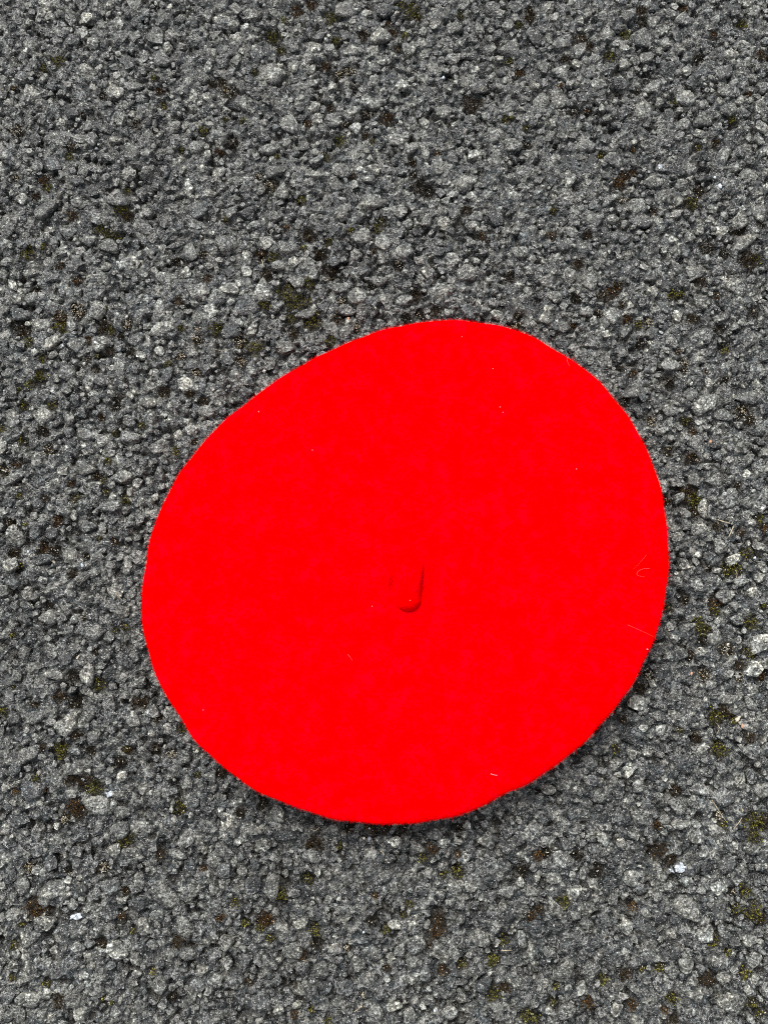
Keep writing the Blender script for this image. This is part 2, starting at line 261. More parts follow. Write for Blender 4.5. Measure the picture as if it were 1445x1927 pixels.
# moss: x, y, half width, colour (d dark, b brown, r rust, o olive, y yellow green, w dark earth with pale crumbs)
MOSS = [
 (0,100,2.89,"310,35,35,o;230,75,22,o;1150,155,25,b;1205,150,24,b;1240,200,38,w;560,225,28,d;890,280,24,o;870,205,22,r;840,130,16,y;90,420,36,w;450,330,22,d;740,390,38,d;1265,475,42,d;1110,415,26,y;1190,530,26,r;375,560,24,y;385,510,25,b;240,690,32,r;250,730,26,o;660,840,40,o;690,880,36,b;390,880,30,r;540,955,32,o;600,990,42,o;145,1080,40,o;230,1045,20,y;315,1150,22,r;190,1280,28,d;415,1230,28,r;1120,1215,28,r;965,1345,24,r;415,1380,32,w;335,1425,26,w;1100,1080,28,d;955,1120,25,d;1420,1080,25,r;1225,355,20,o;1320,355,16,y;1385,95,15,o;70,180,12,r;570,1385,16,o;85,670,22,w;190,770,20,r;690,740,18,y;985,520,16,o;1225,895,16,y"),
 (480,0,2.89,"225,50,32,r;310,20,36,r;415,85,36,o;160,100,20,y;800,20,26,o;860,55,45,o;875,95,26,b;725,130,18,r;750,175,26,r;590,190,34,b;100,195,42,o;435,215,28,o;140,265,25,o;815,190,18,y;385,355,26,r;1120,75,20,o;775,260,18,b;870,375,16,b;1385,320,20,o;1435,390,16,r;520,380,34,w;460,395,26,w;1180,560,50,b;410,575,24,b;605,610,34,d;715,630,38,r;495,665,26,d;600,720,26,b;465,750,32,y;640,755,15,y;285,665,20,r;385,840,26,o;995,825,17,r;855,880,24,b;535,945,20,b;85,1000,40,w;20,950,20,w;250,1080,24,o;900,1010,46,d;950,1030,34,d;860,940,20,d;1150,1140,28,b;1235,1285,28,r;290,1270,40,b;685,1200,28,o;665,1240,24,o;520,1245,18,o;400,1310,24,o;355,1380,34,b;30,1375,36,b;95,1385,34,o;165,1225,18,r;265,1340,18,y;780,1430,26,d;645,1360,20,b;120,845,14,y;1360,640,22,o;1395,630,12,y"),
 (945,0,2.89,"150,75,40,b;95,120,24,o;155,35,20,d;990,45,20,r;1310,115,28,o;1155,175,22,r;1415,285,30,r;430,205,38,b;480,245,26,b;345,305,26,b;670,185,28,y;755,50,32,b;760,110,32,d;590,295,30,o;40,320,18,o;105,385,24,r;320,460,18,r;1070,310,26,d;735,490,22,d;1340,505,22,r;940,545,24,o;465,600,16,r;395,600,30,d;345,560,16,d;1250,640,28,o;1160,775,28,b;1065,795,24,o;715,810,14,r;540,840,20,o;130,690,18,o;135,780,26,d;640,985,38,r;670,950,28,r;715,935,20,r;650,1080,24,w;1035,1100,42,o;1075,1040,34,b;735,1190,15,y;830,1140,26,d;270,1275,28,r;465,1270,26,b;280,1140,22,o;1340,1405,56,b;1390,1400,30,o;1130,1330,40,d;1290,1245,42,d;1215,1370,28,d;415,1430,34,b;1420,1210,24,d"),
 (945,450,2.89,"560,300,38,b;610,280,36,r;640,245,26,b;410,320,26,d;680,430,30,r;655,350,18,b;385,470,22,r;45,200,30,d;90,410,30,d;1090,220,32,b;940,295,30,o;975,285,16,y;800,440,22,w;745,460,28,o;960,605,18,r;990,670,30,w;990,710,24,d;1045,430,30,b;1210,600,24,o;1110,720,17,b;1000,985,24,o;810,980,34,w;1040,1045,22,r;905,1155,32,b;1020,1180,34,b;1050,1200,26,d;1310,935,46,w;1350,980,30,b;1380,385,30,d;1000,1390,56,b;1050,1420,36,o;890,1420,30,b;70,475,28,w;1280,1335,22,b;670,880,34,d;900,770,46,d;1215,760,20,d;1170,300,20,r;765,560,32,d;720,725,22,r;650,690,24,d;1190,480,34,d;530,395,20,d"),
 (0,580,3.6125,"400,70,50,r;410,120,45,o;120,110,55,d;160,150,50,b;190,220,26,y;600,215,34,r;700,120,46,b;745,150,36,o;745,285,32,b;290,340,32,o;275,460,42,y;205,520,32,y;130,550,16,y;160,665,36,o;350,665,28,o;10,815,28,y;290,830,42,d;1145,380,36,o;1330,430,30,w;1225,320,32,w;1110,570,46,b;1290,580,32,b;1385,630,38,b;690,740,26,r;785,855,20,o;965,800,26,o;945,870,20,o;800,620,30,d;790,670,34,d;1190,970,32,o;1320,910,26,b;735,1040,30,o;660,1140,32,b;700,1170,24,o;150,900,26,o;330,960,42,w;110,1060,40,r;25,1100,44,w;130,1275,25,o;485,1190,26,r;300,1290,26,b;510,1290,26,o;850,1305,36,o;390,1425,26,r;720,1245,26,o;660,320,14,y;880,290,32,d;650,420,30,d;860,100,38,w;1340,200,42,w;1340,140,26,w;1230,130,32,o;530,30,44,w;380,640,22,d;820,180,30,d;590,340,20,b"),
 (0,950,3.6125,"395,110,36,r;300,300,45,r;370,310,42,b;90,330,42,b;490,470,36,b;780,245,26,r;680,235,18,o;855,835,28,o;85,885,20,o;500,1170,50,d;680,1225,42,o;400,1300,44,b;510,1340,50,d;930,1345,42,b;985,1345,42,b;1070,1450,36,b;420,1670,46,o;270,1650,30,b;520,1560,36,b;20,1405,32,y;230,1360,26,b;615,1680,38,d;860,1665,26,o;1235,1525,30,o;1060,1660,40,d;90,1240,16,o;215,640,34,d;330,690,36,d;790,850,22,o;660,1000,26,b;170,130,20,y;60,120,30,b;590,350,22,d;140,410,22,o;570,770,20,d"),
 (0,1400,2.89,"335,35,40,o;460,210,46,b;515,240,44,y;390,200,38,b;220,260,25,r;190,190,20,y;75,265,20,r;400,350,50,r;430,380,36,b;975,345,38,o;1200,165,32,b;690,30,25,r;680,530,46,o;875,605,32,b;170,895,46,r;180,950,24,r;250,912,22,b;370,690,26,d;680,805,22,b;660,940,20,r;720,1020,20,o;1195,945,25,r;1275,870,26,o;70,1100,23,o;105,990,16,o;825,1245,20,y;960,1090,36,b;60,1280,20,o;250,1310,22,o;320,1405,40,b;1425,975,34,r;560,1385,13,y;155,670,26,w;555,1090,28,b;605,1415,13,y;940,1385,32,d;1070,170,18,y;650,100,36,d;930,50,26,w;1310,380,32,d;560,680,34,w;1330,980,20,y;1100,680,18,r;350,410,24,w;120,985,14,o"),
 (900,1400,2.651,"1200,30,46,o;690,30,22,o;985,240,32,b;300,560,30,r;345,545,26,d;430,790,34,y;305,830,24,b;265,865,26,r;960,580,28,b;900,540,44,b;1385,390,50,o;1435,390,40,b;1380,470,36,o;1335,740,32,o;1375,845,48,o;1410,880,30,b;1290,820,26,o;1270,740,20,d;775,820,24,r;1180,990,30,o;630,1180,26,y;740,1155,32,b;905,1125,24,o;815,1130,16,o;1250,1045,20,y;1335,1150,32,o;240,1360,36,y;280,1375,26,y;375,1290,20,o;550,1300,28,r;970,1275,32,o;130,985,24,o;75,1085,26,y;390,1215,18,o;600,640,36,d;220,630,36,d;130,1220,32,b;1220,400,22,y;770,1305,30,r;890,405,25,r;1150,1190,36,b;500,560,30,d;1370,1300,24,o;935,1335,22,r;970,1385,30,b;1410,1350,20,o;1200,360,20,w"),
 (1145,900,3.854,"590,110,60,b;620,160,52,o;420,165,42,b;620,250,36,b;1010,545,46,o;860,650,52,o;930,660,48,y;720,650,38,d;780,350,42,b;960,390,36,r;770,900,50,r;780,960,40,o;650,1050,46,y;690,1100,46,o;690,1160,40,d;1040,1045,52,o;430,940,36,o;860,1240,54,w;1020,1260,46,o;600,1280,36,b;960,1360,40,b;1110,1430,46,r;280,1420,38,w;690,1430,54,w;230,1530,46,b;780,1730,60,o;840,1690,56,b;520,1830,22,y;1100,290,32,o;1135,360,32,r;640,1890,42,b;1130,930,26,y;1030,1890,42,b;110,1750,32,b;910,1760,26,o;560,880,48,d;950,1440,30,w"),
 (450,1480,2.89,"405,320,50,b;230,590,38,o;140,730,44,r;110,770,26,y;165,830,28,o;30,745,20,y;375,505,30,o;410,790,32,o;420,860,36,d;1085,730,40,b;1080,790,44,r;1020,870,30,b;890,705,20,o;725,745,36,d;800,785,24,y;930,650,22,o;1000,395,28,y;1045,350,34,r;1185,470,36,o;1110,490,20,o;1215,970,28,o;1385,945,32,y;1110,1010,28,r;585,885,17,w;345,930,28,r;50,1075,24,b;1390,1130,42,o;300,1250,22,r;395,1225,16,o;480,1285,22,o;720,240,34,r;790,235,30,b;890,240,34,d;600,235,30,d;1190,375,20,r;130,95,34,d;740,605,20,r;1195,230,30,d;540,330,18,o;670,1150,16,w;805,1000,22,b"),
 (400,350,2.89,"640,460,42,b;520,520,40,o;400,570,50,o;430,640,40,y;480,620,44,o;275,640,36,o;1010,430,32,d;1105,590,36,b;540,740,44,o;680,720,34,b;440,800,36,b;640,845,32,o;225,880,46,y;150,845,32,w;20,780,46,o;1210,680,34,b;1050,720,34,d;1130,700,26,d;870,540,26,d;700,620,26,w;290,470,32,b;780,770,30,w;160,950,28,w;430,715,30,o;565,685,16,o"),
]
tone_of = {'P': .66, 'p': .36, 's': -.42, 'S': -.85}
stones = []      # x, y, a, b, angle, tone
for ox, oy, s, txt in STONES:
    for e in txt.split(';'):
        tone = 0.06
        if e[-1] in tone_of: tone = tone_of[e[-1]]; e = e[:-1]
        v = [float(q) for q in e.split(',')]
        px, py = ox + v[0] / s, oy + v[1] / s
        x, y = ground(px, py)
        k = float(np.hypot(ground(px + 1, py)[0] - x, 0))
        stones.append([float(x), float(y), v[2] / s * k / 2, v[3] / s * k / 2, -R(v[4]) if len(v) > 4 else random.uniform(-.2, .2), tone + random.uniform(-.18, .18)])
moss = []
for ox, oy, s, txt in MOSS:
    for e in txt.split(';'):
        a, b, c, kd = e.split(',')
        px, py = ox + float(a) / s, oy + float(b) / s
        x, y = ground(px, py); k = float(ground(px + 1, py)[0] - x)
        moss.append((float(x), float(y), float(c) / s * k * 1.02, kd))
# drop stones traced twice from overlapping tiles
stones.sort(key=lambda q: -q[2] * q[3])
kept = []
for q in stones:
    if all((q[0] - o[0]) ** 2 + (q[1] - o[1]) ** 2 > (.62 * (math.sqrt(q[2] * q[3]) + math.sqrt(o[2] * o[3]))) ** 2 for o in kept):
        kept.append(q)
stones = kept

# ------------------------------------------------------------------ filling the rest of the surface
CX0, CX1, CY0, CY1 = -.285, .285, -.335, .365           # closely built area, wider than the frame
cell = .008
grid = {}
def gadd(i, x, y): grid.setdefault((int(x // cell), int(y // cell)), []).append(i)
pts = [(q[0], q[1], math.sqrt(q[2] * q[3]) * .92) for q in stones]
for m_ in moss: pts.append((m_[0], m_[1], m_[2] * .95))
for i, p in enumerate(pts): gadd(i, p[0], p[1])
fill = []
def free(x, y, r, slack):
    cx, cy = int(x // cell), int(y // cell)
    for a in (-1, 0, 1):
        for b in (-1, 0, 1):
            for i in grid.get((cx + a, cy + b), ()):
                p = pts[i]
                if (p[0] - x) ** 2 + (p[1] - y) ** 2 < ((p[2] + r) * slack) ** 2: return False
    return True
def scatter(n, rlo, rhi, slack, x0, x1, y0, y1, hole=None):
    xs = rng.uniform(x0, x1, n); ys = rng.uniform(y0, y1, n); rs = rng.uniform(rlo, rhi, n)
    for x, y, r in zip(xs.tolist(), ys.tolist(), rs.tolist()):
        if hole and hole[0] < x < hole[1] and hole[2] < y < hole[3]: continue
        if free(x, y, r, slack):
            gadd(len(pts), x, y); pts.append((x, y, r)); fill.append((x, y, r))
scatter(1500, .0045, .0062, .95, CX0, CX1, CY0, CY1)
scatter(14000, .0032, .0046, .90, CX0, CX1, CY0, CY1)
scatter(34000, .0020, .0032, .90, CX0, CX1, CY0, CY1)
scatter(60000, .0012, .0020, .88, CX0, CX1, CY0, CY1)
n_core = len(fill)
scatter(16000, .0040, .0065, .85, -.62, .62, -.62, .70, (CX0, CX1, CY0, CY1))   # beyond the frame, sparser
n_all = len(fill)

# ------------------------------------------------------------------ lattice noise in numpy
def vnoise(x, y, f, seed):
    X, Y = x * f, y * f
    xi, yi = np.floor(X).astype(np.int64), np.floor(Y).astype(np.int64)
    fx, fy = X - xi, Y - yi
    fx = fx * fx * (3 - 2 * fx); fy = fy * fy * (3 - 2 * fy)
    def h(a, b):
        n = (a * 374761393 + b * 668265263 + seed * 974634777) & 0xffffffff
        n = ((n ^ (n >> 13)) * 1274126177) & 0xffffffff
        return ((n ^ (n >> 16)) & 0xffff) / 65535.0
    return (h(xi, yi) * (1 - fx) + h(xi + 1, yi) * fx) * (1 - fy) + (h(xi, yi + 1) * (1 - fx) + h(xi + 1, yi + 1) * fx) * fy

def undulation(x, y):
    x = np.asarray(x, float); y = np.asarray(y, float)
    return (vnoise(x, y, 14, 3) - .5) * .0032 + (vnoise(x, y, 45, 4) - .5) * .0016

# ------------------------------------------------------------------ the asphalt sheet (bitumen and fines), one mesh out to three metres
step = .00085
def axis(a, b):
    core = np.arange(a, b, step)
    out = []; d = step; v = 0.0
    while v < 3.0:
        d = min(d * 1.22, .25); v += d; out.append(v)
    out = np.array(out)
    return np.concatenate([(a - out)[::-1], core, core[-1] + out])
ax, ay = axis(CX0, CX1), axis(CY0, CY1)
nx, ny = len(ax), len(ay)
GX, GY = np.meshgrid(ax, ay)
Z = undulation(GX, GY) - .0032 + (vnoise(GX, GY, 120, 9) - .5) * .0034
Z += (vnoise(GX, GY, 260, 11) - .5) * .0016 + (vnoise(GX, GY, 620, 12) - .5) * .0012
ix0 = int(np.searchsorted(ax, CX0 - 1e-9)); iy0 = int(np.searchsorted(ay, CY0 - 1e-9))
tone_s = (vnoise(GX, GY, 300, 21) - .5) * .9 - .85
# grains bound in the bitumen, pressed into the sheet as little tilted domes
NG = 62000
gx = rng.uniform(CX0 + .004, CX1 - .004, NG); gy = rng.uniform(CY0 + .004, CY1 - .004, NG)
gr = rng.uniform(.0009, .0024, NG); gh = rng.uniform(.0005, .0020, NG)
tx = rng.uniform(-.7, .7, NG); ty = rng.uniform(-.7, .7, NG); gt = rng.uniform(-1, .5, NG)
gz = undulation(gx, gy) - .0028 + (vnoise(gx, gy, 120, 9) - .5) * .0030
K = 3
ci = np.round((gx - ax[ix0]) / step).astype(int) + ix0; cj = np.round((gy - ay[iy0]) / step).astype(int) + iy0
for dj in range(-K, K + 1):
    for di in range(-K, K + 1):
        ii, jj = ci + di, cj + dj
        dx = ax[ii] - gx; dy = ay[jj] - gy
        rr = (dx * dx + dy * dy) / (gr * gr)
        ok = rr < 1
        zz = gz + gh * np.sqrt(np.clip(1 - rr, 0, 1)) + tx * dx + ty * dy
        a, b, z_, t_ = jj[ok], ii[ok], zz[ok], gt[ok]
        o = np.argsort(z_)
        a, b, z_, t_ = a[o], b[o], z_[o], t_[o]
        up = z_ > Z[a, b]
        Z[a[up], b[up]] = z_[up]; tone_s[a[up], b[up]] = t_[up]
# pits where moss and earth have settled
soil_crack = np.zeros_like(Z)
mos = np.array([(m_[0], m_[1], m_[2]) for m_ in moss])
for (mx, my, mr) in mos:
    w = mr * 1.8
    i0, i1 = np.searchsorted(ax, [mx - w, mx + w]); j0, j1 = np.searchsorted(ay, [my - w, my + w])
    sx, sy = GX[j0:j1, i0:i1], GY[j0:j1, i0:i1]
    if sx.size == 0: continue
    wob = 1 + .7 * (vnoise(sx, sy, 420, 31) - .5)
    d = np.hypot(sx - mx, sy - my) / (mr * wob)
    f = np.clip(1.5 - d, 0, 1); f = f * f * (3 - 2 * f)
    soil_crack[j0:j1, i0:i1] = np.maximum(soil_crack[j0:j1, i0:i1], f)
Z = Z - soil_crack * .0017
crack = np.clip((vnoise(GX, GY, 190, 41) - .62) * 8, 0, 1) * np.clip((vnoise(GX, GY, 700, 42) - .35) * 3, 0, 1)
Z = Z - crack * .0030
soil_crack = np.maximum(soil_crack, crack * .85)  # crack hollows get the same dark brown
idx = np.arange(nx * ny).reshape(ny, nx)
quads = np.stack([idx[:-1, :-1], idx[:-1, 1:], idx[1:, 1:], idx[1:, :-1]], -1).reshape(-1, 4)
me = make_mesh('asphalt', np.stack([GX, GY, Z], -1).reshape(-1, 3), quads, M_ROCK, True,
               {'tone': tone_s.ravel(), 'soil_crack': soil_crack.ravel()})
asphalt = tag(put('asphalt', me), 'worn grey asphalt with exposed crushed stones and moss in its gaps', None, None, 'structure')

# ------------------------------------------------------------------ stone shapes
import bmesh
def ico(sub):
    bm = bmesh.new(); bmesh.ops.create_icosphere(bm, subdivisions=sub, radius=1)
    v = np.array([q.co[:] for q in bm.verts]); f = np.array([[w.index for w in q.verts] for q in bm.faces])
    bm.free(); return v, f
def stone_shape(sub, seed, soft, rough, planes=8):
    r = np.random.default_rng(seed)
    v, f = ico(sub)
    rot = Matrix.Rotation(r.uniform(0, 6.28), 3, 'Z') @ Matrix.Rotation(r.uniform(0, 6.28), 3, 'X')
    v = v @ np.array(rot)
    n = r.normal(size=(planes, 3)); n[:, 2] *= .30
    n /= np.linalg.norm(n, axis=1)[:, None]
    d = r.uniform(.66, 1.0, planes)
    tl = r.uniform(-.22, .22, 2)
    top = np.array([tl[0], tl[1], 1.0]); top /= np.linalg.norm(top)
    n = np.vstack([n, top, [0, 0, -1]]); d = np.append(d, [r.uniform(.40, .55), .6])
    dot = np.clip(v @ n.T, 1e-3, None)
    rad = d[None] / dot
    rad = np.minimum(rad, 1.45)
    rad = -np.log(np.exp(-rad * soft).sum(1)) / soft + math.log(2) / soft
    p = v * rad[:, None]
    w = sum(np.sin(p @ r.normal(size=3) * fq + r.uniform(0, 6)) / fq for fq in (4, 7, 11, 17, 23)) * (.06 if sub > 2 else .04)
    p = p * (1 + w[:, None]) + r.normal(size=p.shape) * rough
    keep = p[f].mean(1)[:, 2] > -.32                       # the buried underside is open
    f = f[keep]
    used = np.unique(f); remap = -np.ones(len(p), int); remap[used] = np.arange(len(used))
    p = p[used]
    ext = (np.abs(p[:, 0]).max() + 1e-6, np.abs(p[:, 1]).max() + 1e-6)
    p[:, 0] /= ext[0]; p[:, 1] /= ext[1]
    return p, remap[f]
big = [stone_shape(3, 100 + i, 60, .006, 7) for i in range(28)]
small = [stone_shape(2, 300 + i, 70, .02, 6) for i in range(22)]
tiny = [stone_shape(1, 600 + i, 70, .05, 5) for i in range(16)]

# the 300 largest stones: one object each, parts of the asphalt
stone_me = []
for i, (p, f) in enumerate(big):
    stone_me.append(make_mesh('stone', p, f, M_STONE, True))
first = stones[:300]; rest = stones[300:]
for i, (x, y, a, b, ang, tone) in enumerate(first):
    o = put('stone', stone_me[i % len(stone_me)], asphalt)
    hgt = min(.0052, .55 * math.sqrt(a * b)) * random.uniform(.8, 1.1)
    o.scale = (a * 1.04, b * 1.04, hgt / .6)
    o.rotation_euler = (random.uniform(-.10, .10), random.uniform(-.10, .10), ang)
    o.location = (x, y, float(undulation(x, y)) + random.uniform(-.0006, .0006) - hgt * .70)
    o['tone'] = float(tone); o['soil_crack'] = 0.0

# every other stone: one mass
def bake(items, shapes, name, flat_share=1.0):
    V, F, T = [], [], []; off = 0
    for (x, y, a, b, h, ang, tx_, ty_, z, tone) in items:
        p, f = shapes[random.randrange(len(shapes))]
        c, s = math.cos(ang), math.sin(ang)
        q = p * (a, b, h)
        X = q[:, 0] * c - q[:, 1] * s; Y = q[:, 0] * s + q[:, 1] * c
        Zq = q[:, 2] + X * tx_ + Y * ty_
        V.append(np.stack([X + x, Y + y, Zq + z], -1)); F.append(f + off); off += len(p)
        T.append(np.full(len(p), tone))
    V = np.concatenate(V); F = np.concatenate(F); T = np.concatenate(T)
    me = make_mesh(name, V, F, M_ROCK, False, {'tone': T, 'soil_crack': np.zeros(len(T))})
    return put(name, me, asphalt)
mid, lit = [], []
for (x, y, a, b, ang, tone) in rest:
    h = min(.004, .6 * math.sqrt(a * b))
    mid.append((x, y, a * 1.04, b * 1.04, h / .6, ang, 0, 0, float(undulation(x, y)) - h * .8 + random.uniform(-.0006, .0006), tone))
fa = np.array(fill); und = undulation(fa[:, 0], fa[:, 1])
for i, (x, y, r) in enumerate(fill):
    asp = random.uniform(.68, 1.0); tone = random.gauss(-.04, .38)
    q_ = random.random()
    if q_ < (.09 if r < .0028 else .05): tone = random.uniform(.45, 1.0)
    elif q_ > .86: tone = random.uniform(-1, -.55)
    tone = max(-1, min(1, tone))
    h = min(.0042, .75 * r); ang = random.uniform(0, 6.283)
    z = und[i] - h * random.uniform(.60, 1.0) - random.uniform(0, .0010)
    it = (x, y, r * 1.05, r * asp * 1.05, h / .6, ang, random.uniform(-.20, .20), random.uniform(-.20, .20), z, tone)
    (lit if (r < .0030 or i >= n_core) else mid).append(it)
tag(bake(mid, small, 'aggregate'), kind='stuff')
tag(bake(lit, tiny, 'fine_aggregate'), kind='stuff')

# height of the surface for things lying on it (top of whatever lies under them)
dg = bpy.context.evaluated_depsgraph_get()
def surf(x, y, default=0.0):
    dg_ = bpy.context.evaluated_depsgraph_get()
    hit, loc, *_ = sc.ray_cast(dg_, Vector((x, y, .2)), Vector((0, 0, -1)))
    return loc.z if hit else default

# ------------------------------------------------------------------ loose grit and crumbs
def tetra(n, r, cx, cy, cz, col, flat=1.0):
    """n irregular four-sided crumbs"""
    base = np.array([[1, 0, -.35], [-.5, .87, -.35], [-.5, -.87, -.35], [0, 0, 1.0]])
    v = base[None] + rng.normal(size=(n, 4, 3)) * .28
    ang = rng.uniform(0, 6.283, n); ca, sa = np.cos(ang), np.sin(ang)
    x = v[..., 0] * ca[:, None] - v[..., 1] * sa[:, None]; y = v[..., 0] * sa[:, None] + v[..., 1] * ca[:, None]
    v = np.stack([x, y, v[..., 2] * flat], -1) * r[:, None, None]
    v += np.stack([cx, cy, cz], -1)[:, None]
    f = np.array([[0, 2, 1], [0, 1, 3], [1, 2, 3], [2, 0, 3]])
    F = (f[None] + (np.arange(n) * 4)[:, None, None]).reshape(-1, 3)
    return v.reshape(-1, 3), F, np.repeat(col, 4, 0)

from mathutils.bvhtree import BVHTree
bpy.context.view_layer.update()
moss_cols = {'d': [(.012, .010, .007), (.020, .016, .008)], 'b': [(.030, .017, .007), (.018, .013, .006), (.055, .034, .010)],
             'r': [(.060, .028, .008), (.026, .015, .006), (.12, .062, .014)], 'o': [(.060, .058, .010), (.022, .022, .006), (.20, .185, .030)],
             'y': [(.075, .075, .015), (.030, .032, .008), (.25, .235, .05)], 'w': [(.018, .014, .008), (.045, .038, .012)]}
mc = [[], [], [], [], []]; wc = [[], [], [], [], []]
for (x, y, r, kd) in moss:
    n = int(10 + (r / .00033) ** 2 * .75)
    a = rng.uniform(0, 6.283, n); rad = r * np.sqrt(rng.uniform(0, 1, n)) * (1 + .35 * np.sin(a * 3 + rng.uniform(0, 6)))
    px_ = x + rad * np.cos(a); py_ = y + rad * np.sin(a)
    pal = np.array(moss_cols[kd]); col = pal[rng.integers(0, len(pal), n)] * rng.uniform(.5, 1.45, (n, 1))
    lift = {'d': .0002, 'b': .0005, 'r': .0006, 'o': .0007, 'y': .0009, 'w': .0002}[kd]
    z = undulation(px_, py_) - .0030 + lift * 1.8 + rng.uniform(-.0004, .0006, n) + (1 - (rad / r) ** 2) * .0007
    for L, v in zip(mc, (px_, py_, z, rng.uniform(.00022, .00055, n), col)): L.append(v)
    m2 = {'w': int(24 + r * 9000), 'y': 5, 'o': 4, 'r': 6, 'b': 6, 'd': 7}[kd]
    a = rng.uniform(0, 6.283, m2); rad = r * rng.uniform(0, 1.15, m2)
    q, w = x + rad * np.cos(a), y + rad * np.sin(a)
    cw = np.array([(.50, .46, .34), (.55, .54, .50), (.36, .29, .18)])[rng.integers(0, 3, m2)]
    for L, v in zip(wc, (q, w, undulation(q, w) - .0012 + rng.uniform(-.001, .0006, m2), rng.uniform(.00018, .00045, m2), cw)): L.append(v)
mc = [np.concatenate(q) for q in mc]
v, f, c = tetra(len(mc[0]), mc[3], mc[0], mc[1], mc[2], mc[4], 1.25)
tag(put('moss', make_mesh('moss', v, f, M_MOSS, False, {'col': c})),
    'brown and olive moss tufts growing in the gaps of the asphalt', 'moss', None, 'stuff')
# stray pale grit all over the surface
NS = 4200
q, w = rng.uniform(CX0, CX1, NS), rng.uniform(CY0, CY1, NS)
cw = np.array([(.40, .40, .37), (.55, .54, .50), (.24, .25, .26), (.30, .24, .16)])[rng.integers(0, 4, NS)]
for L, v in zip(wc, (q, w, None, rng.uniform(.00018, .00050, NS) ** 1.0, cw)):
    if v is None: L.append(np.array([surf(a_, b_) for a_, b_ in zip(q.tolist(), w.tolist())]) + .0001)
    else: L.append(v)
wc = [np.concatenate(q) for q in wc]
v, f, c = tetra(len(wc[0]), wc[3], wc[0], wc[1], wc[2], wc[4], .7)
tag(put('grit', make_mesh('grit', v, f, M_CRUMB, False, {'col': c})),
    'tiny pale grit and crumbs scattered over the asphalt', 'grit', None, 'stuff')

# ------------------------------------------------------------------ the beret
OUT = [(750,616),(682,635),(613,666),(551,697),(492,738),(437,780),(399,815),(364,856),(333,901),(312,939),(291,988),(278,1046),(269,1100),
 (268,1150),(272,1198),(285,1243),(302,1288),(333,1339),(364,1389),(413,1437),(461,1475),(520,1506),(579,1527),(648,1546),(700,1551),(750,1551),
 (822,1545),(900,1522),(947,1496),(997,1473),(1066,1426),(1121,1374),(1163,1324),(1193,1280),(1218,1230),(1232,1194),(1245,1147),(1254,1086),
 (1254,1050),(1252,995),(1243,940),(1226,878),(1198,819),(1163,767),(1122,718),(1066,677),(1008,641),(949,618),(869,606),(800,607)]
RIM = .0190
ox_, oy_ = ground([p[0] for p in OUT], [p[1] for p in OUT], RIM)
BX, BY = [float(v) for v in ground(768, 1062, .0315)]
ang = np.arctan2(oy_ - BY, ox_ - BX); rad = np.hypot(ox_ - BX, oy_ - BY)
o = np.argsort(ang); ang, rad = ang[o], rad[o]
NA = 320
th = np.linspace(-math.pi, math.pi, NA, endpoint=False)
ea = np.concatenate([ang - 2 * math.pi, ang, ang + 2 * math.pi]); er = np.tile(rad, 3)
rr = np.interp(th, ea, er)
for _ in range(4): rr = (np.roll(rr, 1) + rr * 2 + np.roll(rr, -1)) / 4
rr = rr * (1 + .0016 * np.sin(th * 23 + 1) + .0012 * np.sin(th * 41 + 2))
def beret_z(t, th_):
    """height over the ground of the upper side; t = 0 middle, 1 widest"""
    e = 2.6
    z = RIM + .0125 * np.clip(1 - t ** e, 0, 1) ** .62
    X, Y = t * np.cos(th_), t * np.sin(th_)
    z = z + ((vnoise(X + 5, Y + 5, 2.3, 51) - .5) * .0035 + (vnoise(X + 5, Y + 5, 6, 52) - .5) * .0012) * np.clip(1.05 - t ** 4, 0, 1)
    gx_, gy_ = X * .135, Y * .135 + .012                  # creases added beside the stalk to shade its sides
    z = z - .0016 * np.exp(-((gx_ - .0080) / .0024) ** 2) * np.exp(-(gy_ / .0075) ** 2) - .0052 * np.exp(-((gx_ + .0076) / .0018) ** 2) * np.exp(-(gy_ / .0055) ** 2)
    return z + (.0012 * np.sin(th_ * 2 + .6) + .0020 * np.sin(th_ + .5)) * t ** 3 - .0035 * np.exp(-(t / .12) ** 2) * 0
rows = []
ts = np.concatenate([np.linspace(0.006, .22, 50), np.linspace(.24, .86, 48), 1 - .14 * (1 - np.linspace(0, 1, 22)[1:]) ** 2])
for t in ts:
    rows.append((t, beret_z(np.full(NA, t), th)))
zr = rows[-1][1]
for s_ in np.linspace(.08, 1, 16):                       # rolled edge, then the underside in to the head opening
    t = 1 - .30 * s_ ** 1.7
    zb = zr * (1 - np.sin(min(1, s_ * 1.35) * math.pi / 2)) + .0026 * np.sin(min(1, s_ * 1.35) * math.pi / 2) + .001 * (s_ > .8)
    rows.append((t, np.maximum(zb, .0016)))
for s_ in np.linspace(.2, 1, 5):                         # inner side of the opening, up into the crown
    rows.append((.70 + .05 * s_, .0036 + .010 * s_ + 0 * th))
V = [np.array([[BX, BY, float(beret_z(np.array([0.0]), np.array([0.0]))[0])]])]
for t, z in rows:
    V.append(np.stack([BX + t * rr * np.cos(th), BY + t * rr * np.sin(th), z], -1))
V = np.concatenate(V)
F = []
j = np.arange(NA); jn = (j + 1) % NA
F.append(np.stack([np.zeros(NA, int), 1 + j, 1 + jn, np.zeros(NA, int)], -1)[:, :3])
for k_ in range(len(rows) - 1):
    a, b = 1 + k_ * NA, 1 + (k_ + 1) * NA
    F.append(np.stack([a + j, b + j, b + jn], -1)); F.append(np.stack([a + j, b + jn, a + jn], -1))
F = np.concatenate(F)
beret = bpy.data.objects.new('beret', None); sc.collection.objects.link(beret)
beret.location = (BX, BY, 0); beret.empty_display_size = .02
tag(beret, 'bright red wool felt beret with a short stalk, lying flat on the asphalt', 'beret')
